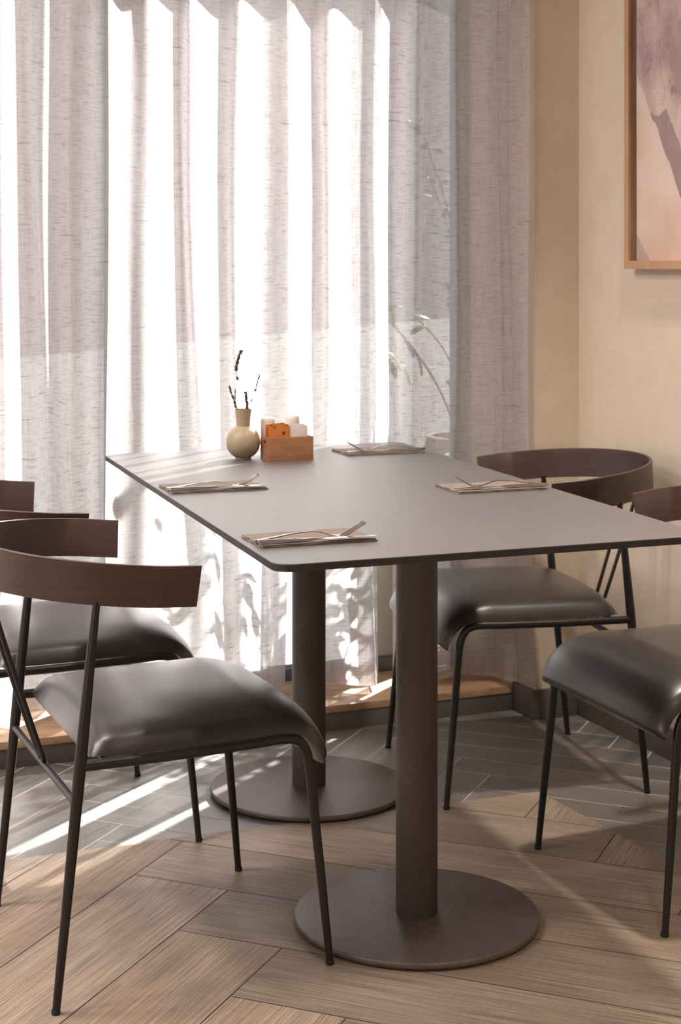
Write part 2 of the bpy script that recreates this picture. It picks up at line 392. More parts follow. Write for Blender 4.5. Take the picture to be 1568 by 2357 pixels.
# ================================================================== CURTAINS
def zof(y, Y=4.4): return CAMH - (y - HOR) * Y / F
ZT, ZB = 2.60, .082
def curtain(name, pts, label, seed, start=None, end=None):
    """pts: (x at eye height, x low down, n) fold vertices, left to right."""
    # fold vertices at two heights, then a rounded path through them
    def path(zf, c):                                # zf 0 low .. 1 high; c closes the panel edges above the table
        P = []
        for q, (xh, xl, n) in enumerate(pts):
            x = xh * zf + xl * (1 - zf)
            for e_, k_ in ((start, 0), (end, len(pts) - 1)):
                if e_ and q == k_: x += (e_[0] - x) * c; n += (e_[1] - n) * c
            P.append((min(-.005, x2u(x, n)), n))
        out = []
        for i in range(len(P) - 1):
            a, b = P[i], P[i + 1]
            for k in range(10):
                t = k / 10; s = t - math.sin(2 * math.pi * t) / (2 * math.pi) * .55
                out.append((a[0] + (b[0] - a[0]) * t, a[1] + (b[1] - a[1]) * s))
        out.append(P[-1]); return out
    bm = bmesh.new(); uvl_ = bm.loops.layers.uv.new('UVMap'); NZ = 40; rows = []; uvs = []
    rg = random.Random(seed); ph = [rg.uniform(0, 6.28) for _ in range(6)]
    L = None
    for j in range(NZ + 1):
        z = ZB + (ZT - ZB) * j / NZ
        zf = min(1.25, max(0, (z - .745) / (1.28 - .745) * .55 + .2)) if z > .3 else .2
        zf = max(-.1, min(1.2, (z - .72) / (1.30 - .72)))
        cc = max(0, min(1, (z - .66) / .16)); pth = path(zf, cc * cc * (3 - 2 * cc))
        if L is None:
            L = [0]
            for a, b in zip(pth, pth[1:]): L.append(L[-1] + math.hypot(b[0] - a[0], b[1] - a[1]))
        row = []
        for i, (u, n) in enumerate(pth):
            s = L[i]; low_ = max(0, 1 - z / 1.2)
            u2 = u + .006 * math.sin(s * 9 + z * 2.3 + ph[0]) * (1 + low_) + .003 * math.sin(s * 31 + z * 5 + ph[1])
            n2_ = n + .008 * low_ * math.sin(s * 14 + ph[2] + z * 3) + .004 * math.sin(s * 23 + z * 1.7 + ph[3])
            row.append(bm.verts.new(W(u2, n2_, z)))
        rows.append(row)
    for j in range(NZ):
        for i in range(len(rows[0]) - 1):
            f = bm.faces.new((rows[j][i], rows[j][i + 1], rows[j + 1][i + 1], rows[j + 1][i]))
            for l, (jj, ii) in zip(f.loops, ((j, i), (j, i + 1), (j + 1, i + 1), (j + 1, i))):
                l[uvl_].uv = (L[ii] + seed * 3.7, ZB + (ZT - ZB) * jj / NZ)
    o = obj(name, bm, M['curtain'], None, True)
    return tag(o, label, 'curtain', None)
Fn, Bn = .094, .154
left = []
x = -1700.
while x < -60:
    left += [(x, x, Fn), (x + 48, x + 48, Bn)]; x += 112 * (1 + .05 * math.sin(x))
left += [(-45, -45, Fn), (12, 10, Bn), (53, 62, Fn), (112, 114, Bn + .03), (165, 172, Fn - .02), (232, 238, Bn + .02), (277, 276, Fn), (350, 352, Bn),
         (414, 408, Fn), (450, 470, Bn), (510, 512, Fn), (553, 556, Bn), (618, 616, Fn), (663, 668, Bn + .02)]
curtain('curtain', left, 'wide left sheer linen curtain in deep folds behind the left chairs and vase', 1, None, (669, .150))
mid = [(678, 679, .105), (720, 710, .078), (768, 756, .145), (836, 850, .085), (868, 872, .170)]
curtain('curtain', mid, 'narrow middle sheer linen curtain just right of the wooden caddy, behind the far table edge', 2, (663, .184), (872, .150))
right = [(900, 898, .062), (907, 905, .088), (958, 958, .165), (972, 972, .105), (1052, 1050, .165), (1066, 1066, .105), (1136, 1134, .058), (1150, 1150, .005), (1180, 1180, -.012), (1204, 1204, -.078), (1221, 1222, -.112)]
curtain('curtain', right, 'right sheer linen curtain hanging against the beige corner wall', 3, (866, .190))
tr_ = box('curtain_rail', UL, -.005, .115, .14, 2.61, 2.635, M['trim_w'], fr=UV)
tag(tr_, 'white curtain rail above the window', 'curtain rail')
for o in C.objects:
    if o.name.startswith('curtain_rail'): pass

# ================================================================== TABLE
TA = Vector((-.098, 2.5247)); tht = 1.8841; TL, TW, TSK, TZ = 1.543, .777, .0554, .745
tu = Vector((math.cos(tht), math.sin(tht))); tv = Vector((math.sin(tht + TSK), -math.cos(tht + TSK)))
table = empty('dining_table', (TA.x + tu.x * TL / 2 + tv.x * TW / 2, TA.y + tu.y * TL / 2 + tv.y * TW / 2, 0))
tag(table, 'long rectangular grey laminate dining table on two round brown column bases', 'table')
tc0 = Vector(table.location[:2])
def T2(a, b): q = TA + tu * a + tv * b - tc0; return q           # a along the length, b along the width
bm = bmesh.new(); rc = .03; ol = []
for (ca, cb_, a0) in ((rc, rc, 180), (TL - rc, rc, 90), (TL - rc, TW - rc, 0), (rc, TW - rc, -90)):
    for k in range(9):
        an = R(a0 - k * 90 / 8) if False else None
cor = [((rc, rc), (-1, -1)), ((TL - rc, rc), (1, -1)), ((TL - rc, TW - rc), (1, 1)), ((rc, TW - rc), (-1, 1))]
angs = [(180, 270), (270, 360), (0, 90), (90, 180)]
for ((ca, cb_), _), (a0, a1) in zip(cor, angs):
    for k in range(9):
        t = R(a0 + (a1 - a0) * k / 8); ol.append(T2(ca + rc * math.cos(t), cb_ + rc * math.sin(t)))
top = [bm.verts.new((q.x, q.y, TZ)) for q in ol]; bot = [bm.verts.new((q.x, q.y, TZ - .012)) for q in ol]
ft = bm.faces.new(top); fbm = bm.faces.new(bot[::-1]); n_ = len(ol)
for k in range(n_):
    f = bm.faces.new((top[k], bot[k], bot[(k + 1) % n_], top[(k + 1) % n_])); f.material_index = 1
bmesh.ops.bevel(bm, geom=list(ft.edges), offset=.0012, segments=2, affect='EDGES')
obj('tabletop', bm, [M['laminate'], M['laminate_edge']], table, True, 30)
for (cx_, cy_) in ((.1401, 3.034), (-.0724, 3.7781)):
    q = Vector((cx_, cy_)) - tc0
    prof = [(.05, .004), (.215, .004), (.2235, .0045), (.225, .0065), (.225, .0130), (.2238, .0148), (.2222, .0153), (.05, .0156), (.001, .0156)]
    b_ = lathe('base_plate', [(.001, .004)] + prof, M['disc'], table, 96); b_.location = (q.x, q.y, 0)
    c_ = lathe('column', [(.001, .0152), (.0385, .0152), (.0385, .724), (.001, .724)], M['column'], table, 64); c_.location = (q.x, q.y, 0)
    s_ = box('support_plate', -.13, .13, -.13, .13, .722, .7332, M['column'], table); s_.location = (q.x, q.y, 0); s_.rotation_euler = (0, 0, tht)

# ================================================================== CHAIRS
def make_chair():
    ch = empty('dining_chair')
    # --- seat pad
    B = spline([(-.178, 0, .4010), (-.10, 0, .4005), (.0, 0, .4005), (.10, 0, .402), (.152, 0, .4035), (.186, 0, .398), (.210, 0, .383), (.2245, 0, .363), (.2325, 0, .343)], 5)
    n_s = len(B); cum = [0]
    for a, b in zip(B, B[1:]): cum.append(cum[-1] + (b - a).length)
    bm = bmesh.new(); NT = 28; tops = []; bots = []
    for i, p in enumerate(B):
        s = cum[i] / cum[-1]
        d = (B[min(i + 1, n_s - 1)] - B[max(i - 1, 0)]).normalized(); nn = Vector((-d.z, 0, d.x))
        T = .056 - .012 * max(0, (.25 - s) / .25) ** 1.2 - .028 * max(0, (s - .70) / .30)
        er = min(1, s / .085); T *= max(.02, 1 - (1 - er) ** 2.2) ** .5
        ef = min(1, (1 - s) / .035); T *= max(.05, 1 - (1 - ef) ** 2) ** .5
        hw = .232 - .012 * max(0, 1 - s / .12) ** 2 - .004 * s
        rt, rb = [], []
        for k in range(NT + 1):
            t = -1 + 2 * k / NT; t = math.sin(t * math.pi / 2) * .35 + t * .65
            g = max(0, 1 - abs(t) ** 3.2) ** .42
            rt.append(bm.verts.new(p + nn * (T * g) + Vector((0, (hw + .004 * g) * t, 0))))
            rb.append(bm.verts.new(p - nn * (.0055 * max(0, 1 - abs(t) ** 8) ** .5) + Vector((0, hw * t, 0))))
        tops.append(rt); bots.append(rb)
    for i in range(n_s - 1):
        for k in range(NT):
            bm.faces.new((tops[i][k], tops[i][k + 1], tops[i + 1][k + 1], tops[i + 1][k]))
            bm.faces.new((bots[i][k], bots[i + 1][k], bots[i + 1][k + 1], bots[i][k + 1]))
    for i in (0, n_s - 1):
        for k in range(NT): bm.faces.new((tops[i][k], bots[i][k], bots[i][k + 1], tops[i][k + 1]))
    bmesh.ops.remove_doubles(bm, verts=bm.verts[:], dist=.0004)
    obj('seat', bm, M['leather'], ch, True, 75)
    # --- backrest band
    path = []
    for k in range(6): path.append((0 - .07 * k / 6, .262 + .013 * k / 6))
    for k in range(41):
        t = math.pi * k / 40; path.append((-.07 - .265 * math.sin(t), .275 * math.cos(t)))
    for k in range(1, 7): path.append((-.07 + .07 * k / 6, -.275 + .013 * k / 6))
    bm = bmesh.new(); th = .0075; secs = []
    for i, (x, y) in enumerate(path):
        a = Vector(path[max(i - 1, 0)]); b = Vector(path[min(i + 1, len(path) - 1)]); d = (b - a).normalized(); inn = Vector((-d.y, d.x))
        if inn.dot(Vector((-.05, 0)) - Vector((x, y))) < 0: inn = -inn
        zt = .7076 - .085 * x; zb = .6373 - .085 * x
        o_t = Vector((x, y)); o_b = Vector((x - .005, y * .955))
        sec = []
        for (base, off, z) in ((o_b, .001, zb), (o_b, 0, zb + .001), (o_t, 0, zt - .001), (o_t, .001, zt), (o_t, th - .001, zt), (o_t, th, zt - .001), (o_b, th, zb + .001), (o_b, th - .001, zb)):
            q = base + inn * off; sec.append(bm.verts.new((q.x, q.y, z)))
        secs.append(sec)
    for a, b in zip(secs, secs[1:]):
        for k in range(8): bm.faces.new((a[k], a[(k + 1) % 8], b[(k + 1) % 8], b[k]))
    bm.faces.new(secs[0][::-1]); bm.faces.new(secs[-1])
    obj('backrest', bm, M['backwood'], ch, True, 35)
    # --- tubular frame
    for s in (-1, 1):
        l = tube('leg', spline([(-.239, s * .2416, .006), (-.219, s * .242, .2), (-.199, s * .2423, .4035), (-.184, s * .2405, .55), (-.172, s * .2392, .6575)], 5),
                 [.0066 + (.0102 - .0066) * min(1, i / 10) if i <= 10 else .0102 - (.0102 - .0062) * (i - 10) / 10 for i in range(21)], M['metal'], ch)
        g = lathe('glide', [(.001, 0), (.0066, 0), (.0074, .0012), (.0074, .006), (.0068, .0075), (.001, .0075)], M['black'], l, 20); g.location = (-.2395, s * .2416, 0)
        fr = spline([(-.197, s * .2423, .393), (-.04, s * .2385, .3925), (.10, s * .231, .3935), (.155, s * .2275, .3945), (.185, s * .2265, .388), (.2005, s * .226, .365), (.207, s * .2265, .33)], 6)
        tube('seat_rail', fr, .0086, M['metal'], ch)
        l = tube('leg', [(.2068, s * .2265, .334), (.2155, s * .230, .24), (.2255, s * .234, .14), (.2385, s * .238, .006)], [.0086, .0083, .0076, .0064], M['metal'], ch)
        g = lathe('glide', [(.001, 0), (.0066, 0), (.0074, .0012), (.0074, .006), (.0068, .0075), (.001, .0075)], M['black'], l, 20); g.location = (.2390, s * .238, 0)
    tube('stretcher', [(-.206, -.240, .333), (-.206, .240, .333)], .0066, M['metal'], ch)
    tube('seat_support', [(-.155, -.236, .3945), (-.155, .236, .3945)], .0055, M['metal'], ch)
    tube('seat_support', [(.12, -.230, .3935), (.12, .230, .3935)], .0055, M['metal'], ch)
    for s in (-1, 1):
        tube('back_rod', spline([(-.207, s * .011, .337), (-.212, s * .019, .354), (-.232, s * .025, .41), (-.281, s * .030, .56), (-.3205, s * .034, .692)], 4), .0044, M['metal'], ch)
    return ch
def copy_tree(o, parent=None):
    c = o.copy(); C.objects.link(c); c.parent = parent
    for k in list(o.children): copy_tree(k, c)
    return c
proto = make_chair()
spots = [(-.3308, 2.9697, .3989, 1.0, 'black leather chair with dark wood curved back, nearest on the left of the table'),
         (-.6077, 3.5765, .3923, .992, 'black leather chair with curved wood back behind the nearest left chair, by the curtain'),
         (.4084, 3.9391, 3.3859, 1.012, 'black leather chair under the far right side of the table, its full curved back showing'),
         (.7168, 3.2694, 3.5172, 1.014, 'black leather chair cut off by the right edge of the photo, rounded seat front showing')]
for i, (x, y, t, sz, lab) in enumerate(spots):
    c = proto if i == 0 else copy_tree(proto)
    c.location = (x, y, 0); c.rotation_euler = (0, 0, t); c.scale = (1, 1, sz)
    tag(c, lab, 'chair', 'dining chairs around the table')

# ================================================================== ON THE TABLE
TD = R(20.6)
ex = Vector((math.cos(TD), math.sin(TD), 0)); ey = Vector((-math.sin(TD), math.cos(TD), 0))
def napkin(loc, seed, label):
    """folded paper napkin, origin at its front left corner, .20 x .12"""
    rg = random.Random(seed); bm = bmesh.new(); NX, NY = 28, 14
    def layer(z0, t, dx, dy, sx, sy, ph):
        g = {}
        for s in (0, 1):
            for i in range(NX + 1):
                for j in range(NY + 1):
                    x = dx + sx * i / NX; y = dy + sy * j / NY
                    x += .0012 * math.sin(j * 1.3 + ph) * (1 if i in (0, NX) else 0) + rg.uniform(-.0006, .0006) * (i in (0, NX)); y += .0010 * math.sin(i * .9 + ph) * (1 if j in (0, NY) else 0)
                    w_ = .0006 * math.sin(i * .5 + ph) * math.sin(j * .6 + ph * 2)
                    edge = .0010 * (i == 0) * math.sin(j * 1.1 + ph) if s else 0
                    g[s, i, j] = bm.verts.new((x, y, z0 + (t if s else 0) + (w_ + edge if s else max(0, w_) * .3)))
        for i in range(NX):
            for j in range(NY):
                bm.faces.new((g[1, i, j], g[1, i + 1, j], g[1, i + 1, j + 1], g[1, i, j + 1])); bm.faces.new((g[0, i, j], g[0, i, j + 1], g[0, i + 1, j + 1], g[0, i + 1, j]))
        for i in range(NX):
            for j in (0, NY): bm.faces.new((g[0, i, j], g[0, i + 1, j], g[1, i + 1, j], g[1, i, j]))
        for j in range(NY):
            for i in (0, NX): bm.faces.new((g[0, i, j], g[1, i, j], g[1, i, j + 1], g[0, i, j + 1]))
    layer(.0003, .0022, 0, 0, .200, .118, seed); layer(.0030, .0020, .0015, .001, .197, .117, seed + 2)
    o = obj('napkin', bm, M['napkin'], None, True, 50); o.location = (*loc, TZ); o.rotation_euler = (0, 0, TD)
    return tag(o, label, 'napkin', 'folded napkins at the four places')
def make_knife():
    k = empty('table_knife'); bm = bmesh.new()
    # handle: slender box that swells to the far end, x from 0 (butt) to .085
    secs = []
    for (x, w, h) in ((0, .0026, .0020), (.0012, .0040, .0029), (.04, .0042, .0030), (.085, .0034, .0026), (.098, .0026, .0020), (.103, .0018, .0010)):
        secs.append([bm.verts.new((x, w * a, .0031 + h * b)) for a, b in ((-1, -.8), (-.8, -1), (.8, -1), (1, -.8), (1, .8), (.8, 1), (-.8, 1), (-1, .8))])
    for a, b in zip(secs, secs[1:]):
        for i in range(8): bm.faces.new((a[i], a[(i + 1) % 8], b[(i + 1) % 8], b[i]))
    bm.faces.new(secs[0][::-1]); bm.faces.new(secs[-1])
    obj('handle', bm, M['steel'], k, True, 40)
    bm = bmesh.new(); A_ = []
    for (x, y0, y1) in ((.101, -.0016, .0016), (.108, -.0050, .0026), (.12, -.0078, .0035), (.17, -.0085, .0035), (.195, -.0070, .0030), (.206, -.0020, .0015)):
        A_.append([bm.verts.new((x, y0, .0029)), bm.verts.new((x, y1, .0024)), bm.verts.new((x, y1, .0037)), bm.verts.new((x, y0, .0032))])
    for a, b in zip(A_, A_[1:]):
        for i in range(4): bm.faces.new((a[i], a[(i + 1) % 4], b[(i + 1) % 4], b[i]))
    bm.faces.new(A_[0][::-1]); bm.faces.new(A_[-1])
    obj('blade', bm, M['steel'], k, True, 40); return k
def make_fork():
    k = empty('table_fork'); bm = bmesh.new(); P = []
    prof = spline([(0, 0, .0018), (.03, 0, .0046), (.065, 0, .0095), (.095, 0, .0118), (.112, 0, .0104), (.130, 0, .0048), (.146, 0, .0020)], 5)
    L_ = len(prof); secs = []
    for i, p in enumerate(prof):
        s = i / (L_ - 1); w = .0055 - .0030 * min(1, s / .75) + (.0085 if s > .86 else 0) * ((s - .86) / .14 if s > .86 else 0)
        if i == 0: w = .0035
        d = (prof[min(i + 1, L_ - 1)] - prof[max(i - 1, 0)]).normalized(); nn = Vector((-d.z, 0, d.x)); t = .0012
        secs.append([bm.verts.new(p + Vector((0, w * a, 0)) + nn * (t * b)) for a, b in ((-1, -.5), (1, -.5), (1, .5), (.6, 1), (-.6, 1), (-1, .5))])
    for a, b in zip(secs, secs[1:]):
        for i in range(6): bm.faces.new((a[i], a[(i + 1) % 6], b[(i + 1) % 6], b[i]))
    bm.faces.new(secs[0][::-1]); bm.faces.new(secs[-1])
    obj('handle', bm, M['steel'], k, True, 50)
    for j in range(4):
        y = (-1.5 + j) * .0052; bm = bmesh.new()
        tube_bm(bm, spline([(.1450, y * .75, .0021), (.154, y, .0030), (.166, y, .0085), (.182, y * .98, .0175), (.192, y * .96, .0235)], 4), [.0013] * 16 + [.0006], 8, True, 1.25)
        obj('tine', bm, M['steel'], k, True, 60)
    return k
knife0, fork0 = make_knife(), make_fork()
NP = [((604, 1263), False, 'near table edge, closest to the camera', 'nearest'), ((398, 1138), False, 'left table edge, near the small vase', 'far left'),
      ((802, 1050.4), True, 'far end of the table by the curtain', 'far end'), ((1057, 1138), True, 'right table edge near a curved chair back', 'right')]
def onT(px, z=TZ):
    Y = F * (CAMH - z) / (px[1] - HOR); return Vector(((px[0] - CX) * Y / F, Y, z))
for i, (px, flip, where, short) in enumerate(NP):
    p = onT(px); napkin((p.x, p.y), i + 1, 'folded brown paper napkin at the ' + where)
    for kind, src_ in (('knife', knife0), ('fork', fork0)):
        c = src_ if i == 0 else copy_tree(src_)
        if kind == 'knife': q = p + ex * (-.004) + ey * .012; st, ln_ = 0, .206
        else: q = p + ex * (-.004) + ey * .034; st, ln_ = 0, .196
        rz = TD + (R(-1.5) if kind == 'knife' else R(-2.5))
        if flip: q = q + ex * .209; rz += math.pi
        c.location = (q.x, q.y, TZ + .0061); c.rotation_euler = (0, 0, rz)
        if kind == 'knife': tag(c, 'slim steel knife on the napkin at the ' + where, 'knife', 'table knives')
        else: tag(c, 'steel fork on the napkin at the ' + where, 'fork', 'table forks')

# vase
vloc = onT((560, 1056.5)); vase = empty('bud_vase', vloc)
tag(vase, 'small round beige ceramic bud vase with flared neck on the table', 'vase')
pr = [(.001, 0), (.0180, 0), (.0186, .001), (.0186, .003), (.0175, .0045)]
for k in range(0, 25):
    a = R(-63 + k * (63 + 67.5) / 24); pr.append((.0408 * math.cos(a), .0405 + .0408 * math.sin(a)))
pr += [(.0158, .0795), (.0166, .088), (.0186, .108), (.0200, .1165), (.0201, .1178), (.0192, .1180), (.0178, .108), (.0150, .085), (.014, .06), (.001, .055)]
lathe('body', pr, M['vase'], vase, 64, 60)
# lavender sprigs
def lav(pts, blobs, label, seed, fine=False):
    """pts: pixel path of the stem at the vase's distance, from tip down; blobs: fractions with flowers"""
    rg = random.Random(seed); Y = vloc.y
    P = [Vector(((x - CX) * Y / F, Y + dy, CAMH - (y - HOR) * Y / F)) for (x, y, dy) in pts]
    mouth = Vector((vloc.x + rg.uniform(-.006, .006), vloc.y + rg.uniform(-.004, .004), TZ + .095))
    P.append(mouth); base = Vector((vloc.x + rg.uniform(-.004, .004), vloc.y + rg.uniform(-.004, .004), TZ + .058)); P.append(base)
    root = empty('lavender_sprig', base); loc = [p - base for p in P]
    S = spline(loc, 8); obj_ = tube('stem', S, .0008, M['stem'], root, 6)
    bm = bmesh.new(); n = len(S)
    for (a, b, cnt, size) in blobs:
        for k in range(cnt):
            f = a + (b - a) * (k + .5) / cnt; q = S[min(n - 1, int(f * (n - 1)))]
            for m_ in range(4):
                an = rg.uniform(0, 6.28); rr = rg.uniform(.3, 1.2) * size
                c0 = q + Vector((math.cos(an) * rr, math.sin(an) * rr, rg.uniform(-.0015, .0015)))
                mt = Matrix.Translation(c0) @ Matrix.Rotation(rg.uniform(-.8, .8), 4, 'X') @ Matrix.Rotation(an, 4, 'Z') @ Matrix.Diagonal((size * rg.uniform(.35, .6), size * rg.uniform(.35, .6), size * rg.uniform(.7, 1.2), 1))
                bmesh.ops.create_icosphere(bm, subdivisions=1, radius=1.15, matrix=mt)
    obj('flower_head', bm, M['lavender'], root, True)
    return tag(root, label, 'lavender', 'dried lavender sprigs in the vase')
lav([(555, 808, 0), (549, 825, 0), (544, 850, 0), (547, 872, .002), (553, 905, .002), (558, 940, 0)], [(0, .24, 22, .0030), (.25, .31, 6, .0030), (.42, .45, 2, .0030)], 'tallest dried lavender sprig, dark flower spike leaning right above the vase', 3)
lav([(528, 890, 0), (534, 908, 0), (540, 925, 0), (545, 940, 0)], [(0, .6, 20, .0023)], 'dried lavender sprig leaning left over the vase rim', 5)
lav([(542, 898, .003), (541, 915, .003), (543, 935, .003)], [(0, .35, 8, .0014)], 'thin straight dried lavender sprig just left of the tallest stem', 7)
lav([(566, 903, -.003), (567, 918, -.003), (568, 938, -.002)], [(0, .55, 18, .0030)], 'short bushy dried lavender sprig standing upright in the middle of the vase', 9)
lav([(597.6, 862, 0), (593, 880, 0), (588, 897, 0), (580, 918, 0), (574, 940, 0)], [(0, .30, 16, .0017), (.33, .37, 2, .0024), (.52, .55, 2, .0019)], 'thin dried lavender sprig leaning far to the right of the vase', 11)

# wooden caddy
bl = onT((618.5, 1063)); br_ = onT((722, 1058.5)); cang = math.atan2(br_.y - bl.y, br_.x - bl.x); cw = (br_ - bl).length; cd, chh, ct = .060, .0555, .005
cad = empty('caddy_box', bl, cang); tag(cad, 'small open wooden caddy box holding sweetener sachets beside the vase', 'box')
box('front_panel', 0, cw, 0, ct, 0, chh, M['boxwood'], cad, bevel=.0006); box('rear_panel', 0, cw, cd - ct, cd, 0, chh, M['boxwood'], cad, bevel=.0006)
box('bottom_panel', ct, cw - ct, ct, cd - ct, 0, .004, M['boxwood'], cad)
for x0 in (0, cw - ct):                               # end panels with an oblong hand hole
    bm = bmesh.new(); NSEG = 24; ring = []
    hy, hz, rw, rh = cd / 2, chh - .014, .012, .0055
    outer = []; inner = []
    for k in range(NSEG):
        a = 2 * math.pi * k / NSEG; c_, s_ = math.cos(a), math.sin(a)
        inner.append((hy + rw * (abs(c_) ** .7) * (1 if c_ > 0 else -1), hz + rh * (abs(s_) ** .7) * (1 if s_ > 0 else -1)))
        # ray to rectangle
        y0, y1, z0, z1 = ct, cd - ct, 0, chh
        tt = min([(y1 - hy) / c_ if c_ > 1e-6 else 9, (y0 - hy) / c_ if c_ < -1e-6 else 9, (z1 - hz) / s_ if s_ > 1e-6 else 9, (z0 - hz) / s_ if s_ < -1e-6 else 9])
        outer.append((hy + c_ * tt, hz + s_ * tt))
    # snap nearest outer points to the corners
    for cor_ in ((ct, 0), (cd - ct, 0), (ct, chh), (cd - ct, chh)):
        k = min(range(NSEG), key=lambda q: (outer[q][0] - cor_[0]) ** 2 + (outer[q][1] - cor_[1]) ** 2); outer[k] = cor_
    V = {}
    for s, xx in ((0, x0), (1, x0 + ct)):
        V['o', s] = [bm.verts.new((xx, a, b)) for a, b in outer]; V['i', s] = [bm.verts.new((xx, a, b)) for a, b in inner]
    for k in range(NSEG):
        k2 = (k + 1) % NSEG
        for s in (0, 1): bm.faces.new((V['o', s][k], V['o', s][k2], V['i', s][k2], V['i', s][k]))
        bm.faces.new((V['o', 0][k], V['o', 1][k], V['o', 1][k2], V['o', 0][k2])); bm.faces.new((V['i', 0][k], V['i', 0][k2], V['i', 1][k2], V['i', 1][k]))
    obj('side_panel', bm, M['boxwood'], cad)
def sachet(x, y, w, h, t, m, name, label, cat, tilt=0.0, lean=0.0, prints=(), z0=.0045, group=None):
    loc = bl + Matrix.Rotation(cang, 3, 'Z') @ Vector((x, y, z0))
    r = empty(name, loc, cang); r.rotation_euler = (lean, tilt, cang)
    bm = bmesh.new(); NX, NZ2 = 10, 10; g = {}
    for s in (-1, 1):
        for i in range(NX + 1):
            for j in range(NZ2 + 1):
                a, b = 2 * i / NX - 1, 2 * j / NZ2 - 1; k = max(0, 1 - a ** 4) * max(0, 1 - b ** 4)
                xx, zz = a, b
                if abs(a) == 1 and abs(b) == 1: xx *= .96; zz *= .96
                g[s, i, j] = bm.verts.new((xx * w / 2, s * (t / 2 * (.15 + .85 * k)), h / 2 + zz * h / 2))
        for i in range(NX):
            for j in range(NZ2): bm.faces.new([g[s, i, j], g[s, i + 1, j], g[s, i + 1, j + 1], g[s, i, j + 1]][::s])
    for i in range(NX):
        for j in (0, NZ2): bm.faces.new((g[-1, i, j], g[-1, i + 1, j], g[1, i + 1, j], g[1, i, j]))
    for j in range(NZ2):
        for i in (0, NX): bm.faces.new((g[-1, i, j], g[1, i, j], g[1, i, j + 1], g[-1, i, j + 1]))
    obj('paper', bm, m, r, True, 50)
    for (px_, pz, pw, ph_) in prints:
        box('printed_mark', px_ - pw / 2, px_ + pw / 2, -t / 2 - .0003, -t / 2 + .0004, pz - ph_ / 2, pz + ph_ / 2, M['print_b'], r)
    return tag(r, label, cat, group)
so = 'orange sweetener sachets in the caddy'
sachet(.030, .012, .052, .0775, .0035, M['sachet_o'], 'sugar_sachet', 'front orange sugar sachet with a small dark mark, standing in the wooden caddy', 'sachet', prints=((.010, .060, .006, .007), (-.012, .0745, .005, .002)), group=so)
sachet(.027, .0175, .052, .081, .0035, M['sachet_o'], 'sugar_sachet', 'orange sugar sachet just behind the front one, slightly taller', 'sachet', .03, prints=((-.018, .078, .006, .002), (.02, .078, .005, .002)), group=so)
sachet(.029, .023, .050, .082, .0035, M['sachet_o'], 'sugar_sachet', 'rearmost orange sugar sachet, tilted so its corner rises highest', 'sachet', -.07, group=so)
sachet(.0305, .0355, .046, .0665, .0035, M['sachet_p'], 'sugar_sachet', 'pink sachet peeping out at the left end of the caddy', 'sachet')
sw = 'white sachets in the caddy'
sachet(cw - .033, .014, .046, .077, .0045, M['sachet_w'], 'sugar_sachet', 'front white sachet at the right end of the caddy', 'sachet', group=sw)
sachet(cw - .037, .021, .046, .0795, .0045, M['sachet_w'], 'sugar_sachet', 'rear white sachet at the right end of the caddy, a little taller', 'sachet', group=sw)
# shakers
for i, (x, Y_, lab) in enumerate(((617.0, 3.937, 'white porcelain shaker behind the left end of the wooden caddy'), (672.5, 3.985, 'white porcelain shaker behind the right end of the wooden caddy'))):
    if i == 0:
        sh = empty('shaker'); sh0 = sh
        lathe('body', [(.001, 0), (.0172, 0), (.0180, .0015), (.0180, .086), (.0172, .0915), (.0145, .0945), (.008, .0958), (.001, .0962)], M['porcelain'], sh, 40)
        for (a, b) in ((0, 0), (.004, 0), (-.004, 0)):
            h_ = lathe('hole', [(.0001, .0958), (.0008, .0958), (.0008, .0966), (.0001, .0966)], M['black'], sh, 10); h_.location = (a, b, 0)
    else: sh = copy_tree(sh0)
    sh.location = ((x - CX) * Y_ / F, Y_, TZ); tag(sh, lab, 'shaker', 'pair of shakers on the table')

# ================================================================== PICTURE ON THE RIGHT WALL
UF = UR - .035
def nat(x, u_):                                    # n on the plane u = u_ met by a sight line
    k = (x - CX) / F; b = O + U * u_; return -(b.x - k * b.y) / (N.x - k * N.y)
nL = nat(1437, UF); P0_ = W(UF, nL); zb0 = CAMH - (619 - HOR) * P0_.y / F
PW, PH, fw = .80, 1.10, .020
pic = empty('framed_picture', W(UR, nL, zb0)); pic.rotation_euler = (0, 0, A0)
tag(pic, 'large abstract pink and mauve print in a slim oak frame on the right wall', 'picture')
def PB(x, y, z): return Vector((y, -x, z))         # x along the wall away from the corner, y = -depth (into room negative u)
def pbox(name, x0, x1, d0, d1, z0, z1, m, par=pic, bevel=.0008): return box(name, x0, x1, -d1, -d0, z0, z1, m, par, fr=PB, bevel=bevel)
frm = bmesh.new()
for (x0, x1, z0, z1) in ((0, fw, 0, PH), (PW - fw, PW, 0, PH), (fw, PW - fw, 0, fw), (fw, PW - fw, PH - fw, PH)):
    box_bm(frm, x0, x1, -.035, -.002, z0, z1, PB)
obj('frame', frm, M['framewood'], pic)
pbox('backing', fw, PW - fw, .003, .010, fw, PH - fw, M['black'])
